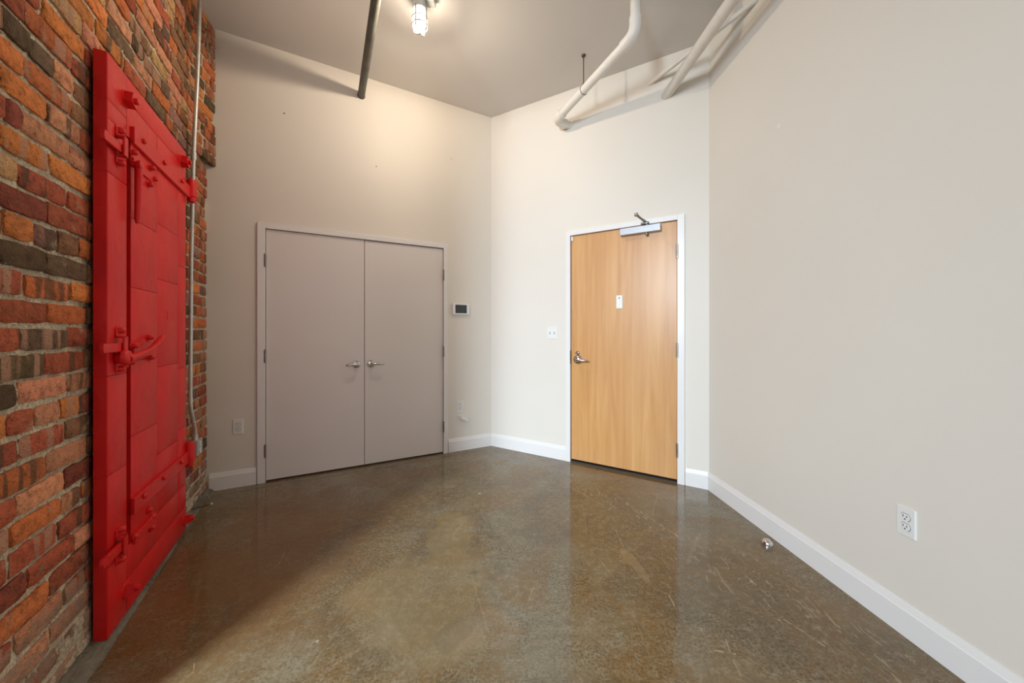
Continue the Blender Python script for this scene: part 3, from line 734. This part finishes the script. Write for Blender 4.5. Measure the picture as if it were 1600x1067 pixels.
# ------------------------------------------------------------------ closet double doors
d1 = root('door_1', BL.pt(1.126, 0), BL.rot, label='pair of pale flush closet doors with lever handles', category='door', kind='structure')
def cu(u): return u-1.126
def casing(parent, c, u0, u1, v0, v1, hh, ht, proud=.020, depth=.14):
    """metal frame: outer edges u0,u1, inner edges v0,v1, inner head hh, outer head ht"""
    bm = bmesh.new()
    for a, b_ in ((u0, v0), (v1, u1)): box(bm, c(a), c(b_), -proud, depth, 0, ht)
    box(bm, c(v0), c(v1), -proud, depth, hh, ht)
    f = obj('door_frame', bm, 'trim', parent, bevel=.002)
    bm = bmesh.new()
    for a, b_ in ((v0, v0+.014), (v1-.014, v1)): box(bm, c(a), c(b_), .055, .075, 0, hh)
    box(bm, c(v0+.014), c(v1-.014), .055, .075, hh-.014, hh)
    obj('door_stop', bm, 'trim', parent)
    return f
casing(d1, cu, .3265, 1.9170, .3795, 1.8740, 2.079, 2.124)
CLF = -.002                                   # leaf face
def leaf(name, parent, c, u0, u1, z0, z1, face, m, th=.045):
    return obj(name, mbox(c(u0), c(u1), face, face+th, z0, z1), m, parent, bevel=.0015)
lf1 = leaf('door_leaf', d1, cu, .3835, 1.1312, .014, 2.0745, CLF, 'leaf')
lf2 = leaf('door_leaf', d1, cu, 1.1350, 1.8700, .014, 2.0725, CLF, 'leaf')
def hinge(parent, c, u, z, face, m='hinge', h=.105, r=.0085):
    bm = bmesh.new(); x = c(u); face -= .006
    for i in range(5):
        a = z-h/2+i*h/5
        lathe(bm, [(r*.8, a+.0006), (r, a+.0016), (r, a+h/5-.0016), (r*.8, a+h/5-.0006)], (x, face-r*.7, 0), 'Z', 10)
    lathe(bm, [(.003, z-h/2-.004), (.005, z-h/2-.002), (.005, z+h/2+.002), (.003, z+h/2+.004)], (x, face-r*.7, 0), 'Z', 8)
    obj('hinge', bm, m, parent, smooth=True)
for z in (1.8175, 1.0356, .2589): hinge(lf1, cu, .3795, z, CLF-.004)
for z in (1.8075, 1.0333, .2722): hinge(lf2, cu, 1.8735, z, CLF-.004)
def lever(parent, x, z, face, sgn, length=.110, m='chrome'):
    bm = bmesh.new()
    lathe(bm, [(.034, face), (.034, face-.004), (.031, face-.010), (.020, face-.014), (.012, face-.016)], (x, 0, z), 'Y', 24)
    h = obj('rosette', bm, m, parent, smooth=True)
    bm = bmesh.new()
    tube(bm, [(x, face-.012, z), (x, face-.040, z), (x+sgn*.004, face-.050, z+.001), (x+sgn*.018, face-.056, z+.001), (x+sgn*.05, face-.056, z), (x+sgn*.085, face-.053, z-.003), (x+sgn*length, face-.050, z-.006), (x+sgn*(length+.004), face-.050, z-.006)],
         [.012, .012, .013, .013, .011, .010, .0085, .004], 12, flat=[1, 1, 1, 1, .85, .8, .8, .8])
    obj('lever_handle', bm, m, parent, smooth=True)
lever(lf1, cu(1.066), .938, CLF, -1, .088); lever(lf2, cu(1.190), .938, CLF, 1, .104)
obj('roller_catch', mbox(cu(1.178), cu(1.196), -.004, .012, 2.068, 2.076), 'chrome', d1)

# ------------------------------------------------------------------ entry door
d2 = root('door_2', BR.pt(1.38, 0), BR.rot, label='maple veneer entry door in a white metal frame', category='door', kind='structure')
def eu(u): return u-1.38
casing(d2, eu, .8745, 1.8985, .9195, 1.8450, 2.143, 2.186)
EF = .000
lf3 = leaf('door_leaf', d2, eu, .9250, 1.8405, .027, 2.1385, EF, 'maple')
obj('leaf_gap_shade', mbox(eu(1.8405), eu(1.845), .006, .05, .01, 2.14), 'slot', d2); obj('leaf_gap_shade', mbox(eu(.9195), eu(.925), .006, .05, .01, 2.14), 'slot', d2)  # black strips stand in for shade in the gaps beside the leaf
obj('under_door_shade', mbox(eu(.9195), eu(1.845), .004, .13, 0, .009), 'slot', d2, label='black strip painted as shade in the gap under maple door')  # black strip stands in for the shaded gap below the leaf
for z in (1.888, 1.0835, .2687): hinge(lf3, eu, 1.8440, z, EF-.004, 'steel', .115, .0095)
# lock with lever and thumb turn
x = eu(.992)
bm = bmesh.new(); lathe(bm, [(.044, EF), (.044, EF-.006), (.039, EF-.016), (.024, EF-.026), (.013, EF-.030)], (x, 0, .972), 'Y', 28)
obj('rosette', bm, 'chrome', lf3, smooth=True)
bm = bmesh.new(); tube(bm, [(x, EF-.02, .972), (x, EF-.052, .972), (x+.006, EF-.062, .972), (x+.03, EF-.066, .971), (x+.07, EF-.063, .969), (x+.108, EF-.058, .968), (x+.114, EF-.057, .968)], [.015, .015, .016, .014, .0115, .010, .005], 12, flat=[1, 1, 1, .9, .8, .75, .75])
obj('lever_handle', bm, 'chrome', lf3, smooth=True)
bm = bmesh.new(); lathe(bm, [(.019, EF), (.019, EF-.008), (.015, EF-.013), (.006, EF-.014)], (x, 0, 1.037), 'Y', 20)
obj('deadbolt', bm, 'chrome', lf3, smooth=True)
obj('thumb_turn', mtube([(x+.012, EF-.020, 1.037), (x, EF-.022, 1.037), (x-.022, EF-.022, 1.035), (x-.028, EF-.021, 1.035)], [.006, .008, .006, .003], 10, flat=[.6]*4), 'chrome', lf3, smooth=True)
obj('strike_plate', mbox(eu(.9180), eu(.9215), -.0215, .035, .93, 1.055), 'hinge', d2)
obj('contact_sensor', mbox(eu(.927), eu(.944), EF-.014, EF, 2.092, 2.134), 'plastic', lf3, bevel=.002, label='tiny white contact sensor at the top corner')
# white plate with peephole
pl = obj('viewer_plate', mbox(eu(1.3495), eu(1.4040), EF-.006, EF, 1.439, 1.555), 'plastic', lf3, bevel=.002, label='white plate with a dark peephole')
obj('peephole', lathe(bmesh.new(), [(.006, EF-.005), (.0055, EF-.0075), (.002, EF-.0072)], (eu(1.376), 0, 1.532), 'Y', 12), 'slot', pl)
# door closer: body on the leaf, arm swung out into the room
cb = root('closer_pivot', (0, 0, 0)); bpy.data.objects.remove(cb)
cl = obj('door_closer', mbox(eu(1.392), eu(1.722), EF-.052, EF, 2.070, 2.128), 'closer', lf3, bevel=.003, label='silver grey closer body')
obj('closer_knob', lathe(bmesh.new(), [(.006, 2.074), (.010, 2.068), (.0125, 2.060), (.0125, 2.052), (.008, 2.045), (.002, 2.043)], (eu(1.612), EF-.040, 0), 'Z', 14), 'arm', cl, smooth=True)
bm = bmesh.new(); px = eu(1.612)
lathe(bm, [(.013, 2.127), (.013, 2.140), (.018, 2.141), (.018, 2.158), (.010, 2.162)], (px, EF-.030, 0), 'Z', 16)
box(bm, px-.045, px+.010, EF-.062, EF-.030, 2.138, 2.150)
tube(bm, [(px, EF-.030, 2.152), (px-.010, EF-.09, 2.154), (px-.026, EF-.18, 2.158), (px-.036, EF-.255, 2.162), (px-.038, EF-.268, 2.162)], [.012, .013, .011, .012, .008], 10, flat=[.6, .6, .6, .7, .7])
lathe(bm, [(.012, 2.150), (.014, 2.153), (.014, 2.172), (.009, 2.176)], (px-.037, EF-.258, 0), 'Z', 12)
obj('closer_arm', bm, 'arm', cl, smooth=True, label='dark closer arm sticking out into the room')

# ------------------------------------------------------------------ small fittings on the painted walls
def outlet(fr, u, z, label, dz=0):
    r = root('outlet', fr.pt(u, z), fr.rot, label=label, category='outlet', group='white duplex wall outlets')
    bm = bmesh.new(); w, h = .0352, .0575
    prism(bm, [(-w, 0), (-w+.004, -.0055), (w-.004, -.0055), (w, 0)], 2, -h, h)
    obj('cover_plate', bm, 'plastic', r, bevel=.001)
    for s in (-1, 1):
        zc = s*.0195; pts = []
        for j in range(20):
            a = 2*math.pi*j/20; pts.append((.0172*math.cos(a), zc+max(-.0138, min(.0138, .0172*math.sin(a)))))
        bm = bmesh.new(); prism(bm, pts, 1, -.0082, -.004)
        rc = obj('receptacle', bm, 'plastic', r)
        bm = bmesh.new()
        box(bm, -.0078, -.0052, -.0086, -.0079, zc-.001, zc+.0085); box(bm, .0052, .0078, -.0086, -.0079, zc-.0005, zc+.0075)
        lathe(bm, [(.003, -.0078), (.003, -.0086)], (0, 0, zc-.0078), 'Y', 8)
        obj('slots', bm, 'slot', rc, label='black slots')
        bm = bmesh.new(); p2 = [(q[0]*1.09, (q[1]-zc)*1.10+zc) for q in pts]; prism(bm, p2, 1, -.0057, -.0045); obj('shadow_gap', bm, 'slot', rc)
    obj('screw', lathe(bmesh.new(), [(.003, -.005), (.0028, -.0068), (.001, -.0072)], (0, 0, 0), 'Y', 10), 'plastic', r)
    return r
outlet(BL, .1991, .4785, 'white duplex outlet between brick wall and closet')
outlet(BL, 2.055, .4565, 'white duplex outlet between closet and room corner')
outlet(RW, 1.339, .4630, 'white duplex outlet alone on the long right wall')

tp = root('touch_panel', BL.pt(2.0595, 1.4675), BL.rot, label='white wall touch panel with dark screen beside closet', category='control panel')
obj('housing', mbox(-.0930, .0930, -.024, 0, -.0590, .0590), 'plastic', tp, bevel=.006)
obj('screen', mbox(-.0640, .0600, -.0252, -.020, -.0430, .0430), 'screen', tp, bevel=.001, label='dark grey display')

sw = root('light_switch', BR.pt(.7255, 1.222), BR.rot, label='white double toggle switch plate left of entry door', category='switch')
bm = bmesh.new(); prism(bm, [(-.058, 0), (-.054, -.0055), (.054, -.0055), (.058, 0)], 2, -.0575, .0575); obj('cover_plate', bm, 'plastic', sw, bevel=.001)
for x in (-.023, .023):
    obj('collar', mbox(x-.0052, x+.0052, -.0062, -.005, -.012, .012), 'hinge', sw, label='dark slot round the toggle')
    bm = bmesh.new(); prism(bm, [(-.005, -.008), (-.017, .004), (-.016, .009), (-.005, .008)], 0, x-.0042, x+.0042); obj('toggle', bm, 'plastic', sw)
    for z in (-.03, .03): obj('screw', lathe(bmesh.new(), [(.003, -.005), (.0028, -.0066), (.001, -.007)], (x, 0, z), 'Y', 8), 'plastic', sw)

jk = root('phone_jack', BL.pt(2.100, .328), BL.rot, label='small white jack box hanging askew below the outlet', category='jack')
bm = mbox(-.044, .044, -.030, -.001, -.0165, .0165); bm.transform(Matrix.Rotation(.50, 4, 'Y')); obj('housing', bm, 'plastic', jk, bevel=.004)
obj('cable', mtube([(-.040, -.012, .022), (-.052, -.012, .030), (-.066, -.008, .036), (-.076, .004, .038)], .004, 8), 'plastic', jk, smooth=True)

ds = root('door_stop', (1.475, 2.052, 0), .35+math.pi, label='small chrome dome door stop screwed to the floor', category='door stop')
bm = bmesh.new(); lathe(bm, [(.030, 0), (.030, .008), (.028, .020), (.023, .029), (.014, .035), (.003, .037)], (0, 0, 0), 'Z', 24)
for q in bm.verts:
    if q.co.x < -.014: q.co.x = -.014
obj('dome', bm, 'chrome', ds, smooth=True)
obj('bumper', mbox(-.0175, -.0135, -.017, .017, .004, .022), 'slot', ds, bevel=.001, label='dark rubber bumper')

# ------------------------------------------------------------------ pipes below the ceiling
dK = Vector((.4648, -.8854, 0)); dL = Vector((BL.d.x, BL.d.y, 0)); dR = Vector((RW.d.x, RW.d.y, 0))
p0 = BL.pt(1.105, 3.395, -.01)
pr = root('steel_pipe', p0, 0, label='dark steel pipe running from closet wall under ceiling', category='pipe')
e = dK*3.6; obj('pipe', mtube([(0, 0, 0), e*.5+Vector((0, 0, -.012)), e+Vector((0, 0, -.024))], .0305, 20), 'black_pipe', pr, smooth=True)
obj('escutcheon', mtube([dK*.004, dK*.018], [.036, .033], 20), 'black_pipe', pr, smooth=True)

# white bent pipe
def ray(px, py, z):
    y = (z-EYE)*555/(518-py); return Vector(((px-800)/555*y, y, z))
w0 = BR.pt(.905, 3.20); e1 = w0-dL*.160
pm = .965; e2 = e1+dK*pm; e2.z = 3.296; top = Vector((e2.x, e2.y, ceil_z(e2.x, e2.y)+.02))
pv = root('drain_pipe', w0, 0, label='white bent pipe with elbows dropping from ceiling to entry wall', category='pipe')
r0 = .0345
def seg(name, a, b_, r, m='pvc', parent=pv, base=None, lab=None):
    base = base if base is not None else w0
    o = obj(name, mtube([a-base, b_-base], r, 20), m, parent, smooth=True)
    if lab: o['label'] = lab
    return o
seg('pipe', w0+dL*.10, e1+dL*.05, r0); seg('pipe', e1+(e2-e1).normalized()*.05, e2-(e2-e1).normalized()*.05, r0); seg('pipe', e2+Vector((0, 0, .05)), top, r0)
def elbow(a, c, b_, r=.0415):
    path = arc_path(a, c, b_, .075, 8); dA = (a-c).normalized(); dB = (b_-c).normalized()
    path = [c+dA*.115]+path+[c+dB*.115]
    obj('elbow', mtube([p-w0 for p in path], r, 20), 'pvc', pv, smooth=True)
elbow(w0, e1, e2); elbow(e1, e2, top)
# hanger rod of that pipe
hp = e1.lerp(e2, .42); hz = ceil_z(hp.x, hp.y)
hr = root('pipe_hanger', hp, 0, label='thin dark threaded rod hanging from ceiling to white pipe', category='hanger')
obj('rod', mtube([(0, 0, .055), (0, 0, hz-hp.z+.01)], .0045, 8), 'rod', hr, smooth=True)
bm = bmesh.new(); ax = (e2-e1).normalized(); s = Vector((-ax.y, ax.x, 0)); up = Vector((0, 0, 1))
tube(bm, [(s*math.cos(t)+up*math.sin(t))*(r0+.002) for t in [2*math.pi*i/20 for i in range(20)]], .0022, 6, closed=True)
lathe(bm, [(.008, .036), (.011, .04), (.011, .052), (.007, .060)], (0, 0, 0), 'Z', 10)
obj('clamp', bm, 'rod', hr, smooth=True)
obj('ceiling_plate', lathe(bmesh.new(), [(.014, hz-hp.z-.012), (.018, hz-hp.z-.004), (.018, hz-hp.z+.002)], (0, 0, 0), 'Z', 12), 'rod', hr, smooth=True)

# pair of painted pipes at the right
b0 = BR.pt(1.764, 3.195)
bp = root('sprinkler_main', b0, 0, label='thick off-white pipe parallel to the right wall under ceiling', category='pipe')
dR = (dR+Vector((0, 0, .030))); b1 = b0+dR*3.4
seg('pipe', b0-dR*.06, b1, .0385, 'pipe_wrap', bp, b0)
for d_ in (.34, .72, 1.02, 1.5): seg('coupling', b0+dR*d_, b0+dR*(d_+.010), .0398, 'pipe_wrap', bp, b0)
s0 = BR.pt(1.636, 3.335); dK = dK+Vector((0, 0, .02))
sp_ = root('branch_pipe', s0, 0, label='thin off-white pipe crossing above the thicker painted pipe', category='pipe')
seg('pipe', s0-dK*.03, s0+dK*3.0, .0165, 'pipe_wrap', sp_, s0)

# ------------------------------------------------------------------ caged ceiling lamp
lx, ly = -.640, 2.47; lz = ceil_z(lx, ly)
lp = root('ceiling_lamp', (lx, ly, lz), 0, label='lit caged jelly jar lamp hanging from ceiling', category='lamp')
bm = bmesh.new(); lathe(bm, [(.060, .002), (.060, -.012), (.052, -.022), (.047, -.030), (.047, -.072), (.050, -.074), (.050, -.088), (.044, -.092)], n=28); obj('holder', bm, 'canopy', lp, smooth=True)
obj('junction_box', mbox(.045, .105, -.03, .03, -.040, .002), 'canopy', lp, bevel=.004)
bm = bmesh.new(); lathe(bm, [(.038, -.090), (.041, -.105), (.043, -.16), (.042, -.19), (.036, -.214), (.022, -.229), (.004, -.233)], n=28); obj('globe', bm, 'globe', lp, smooth='all', label='glowing white glass jar')
bm = bmesh.new()
for i in range(4):
    a = math.pi/2*i+math.pi/2*.0-.35; c_, s_ = math.cos(a), math.sin(a)
    tube(bm, [(.048*c_, .048*s_, -.08), (.052*c_, .052*s_, -.11), (.052*c_, .052*s_, -.20), (.046*c_, .046*s_, -.226), (.026*c_, .026*s_, -.240), (0, 0, -.246)], .0036, 6)
for z in (-.150, -.195):
    tube(bm, [(.053*math.cos(t), .053*math.sin(t), z) for t in [2*math.pi*i/28 for i in range(28)]], .0034, 6, closed=True)
obj('wire_cage', bm, 'cage', lp, smooth=True)
# the bulb inside the jar: its upward light is cut to keep the ceiling round it dim
bl_ = bpy.data.lights.new('bulb', 'POINT'); bl_.energy = LAMP_POWER; bl_.shadow_soft_size = .030; bl_.color = (1, .84, .66)
bo = bpy.data.objects.new('bulb', bl_); COL.objects.link(bo); bo.location = (lx, ly, lz-.178)
bl_.use_nodes = True; nt = bl_.node_tree; em = nt.nodes['Emission']
ge = nt.nodes.new('ShaderNodeTexCoord'); sx = nt.nodes.new('ShaderNodeSeparateXYZ'); L(nt, ge.outputs['Normal'], sx.inputs[0])
r = ramp(nt, math_(nt, 'MULTIPLY_ADD', sx.outputs[2], .5, .5), [(0, g(1)), (.54, g(1)), (.72, g(.10)), (1, g(.05))])
L(nt, r.outputs[0], em.inputs['Strength'])
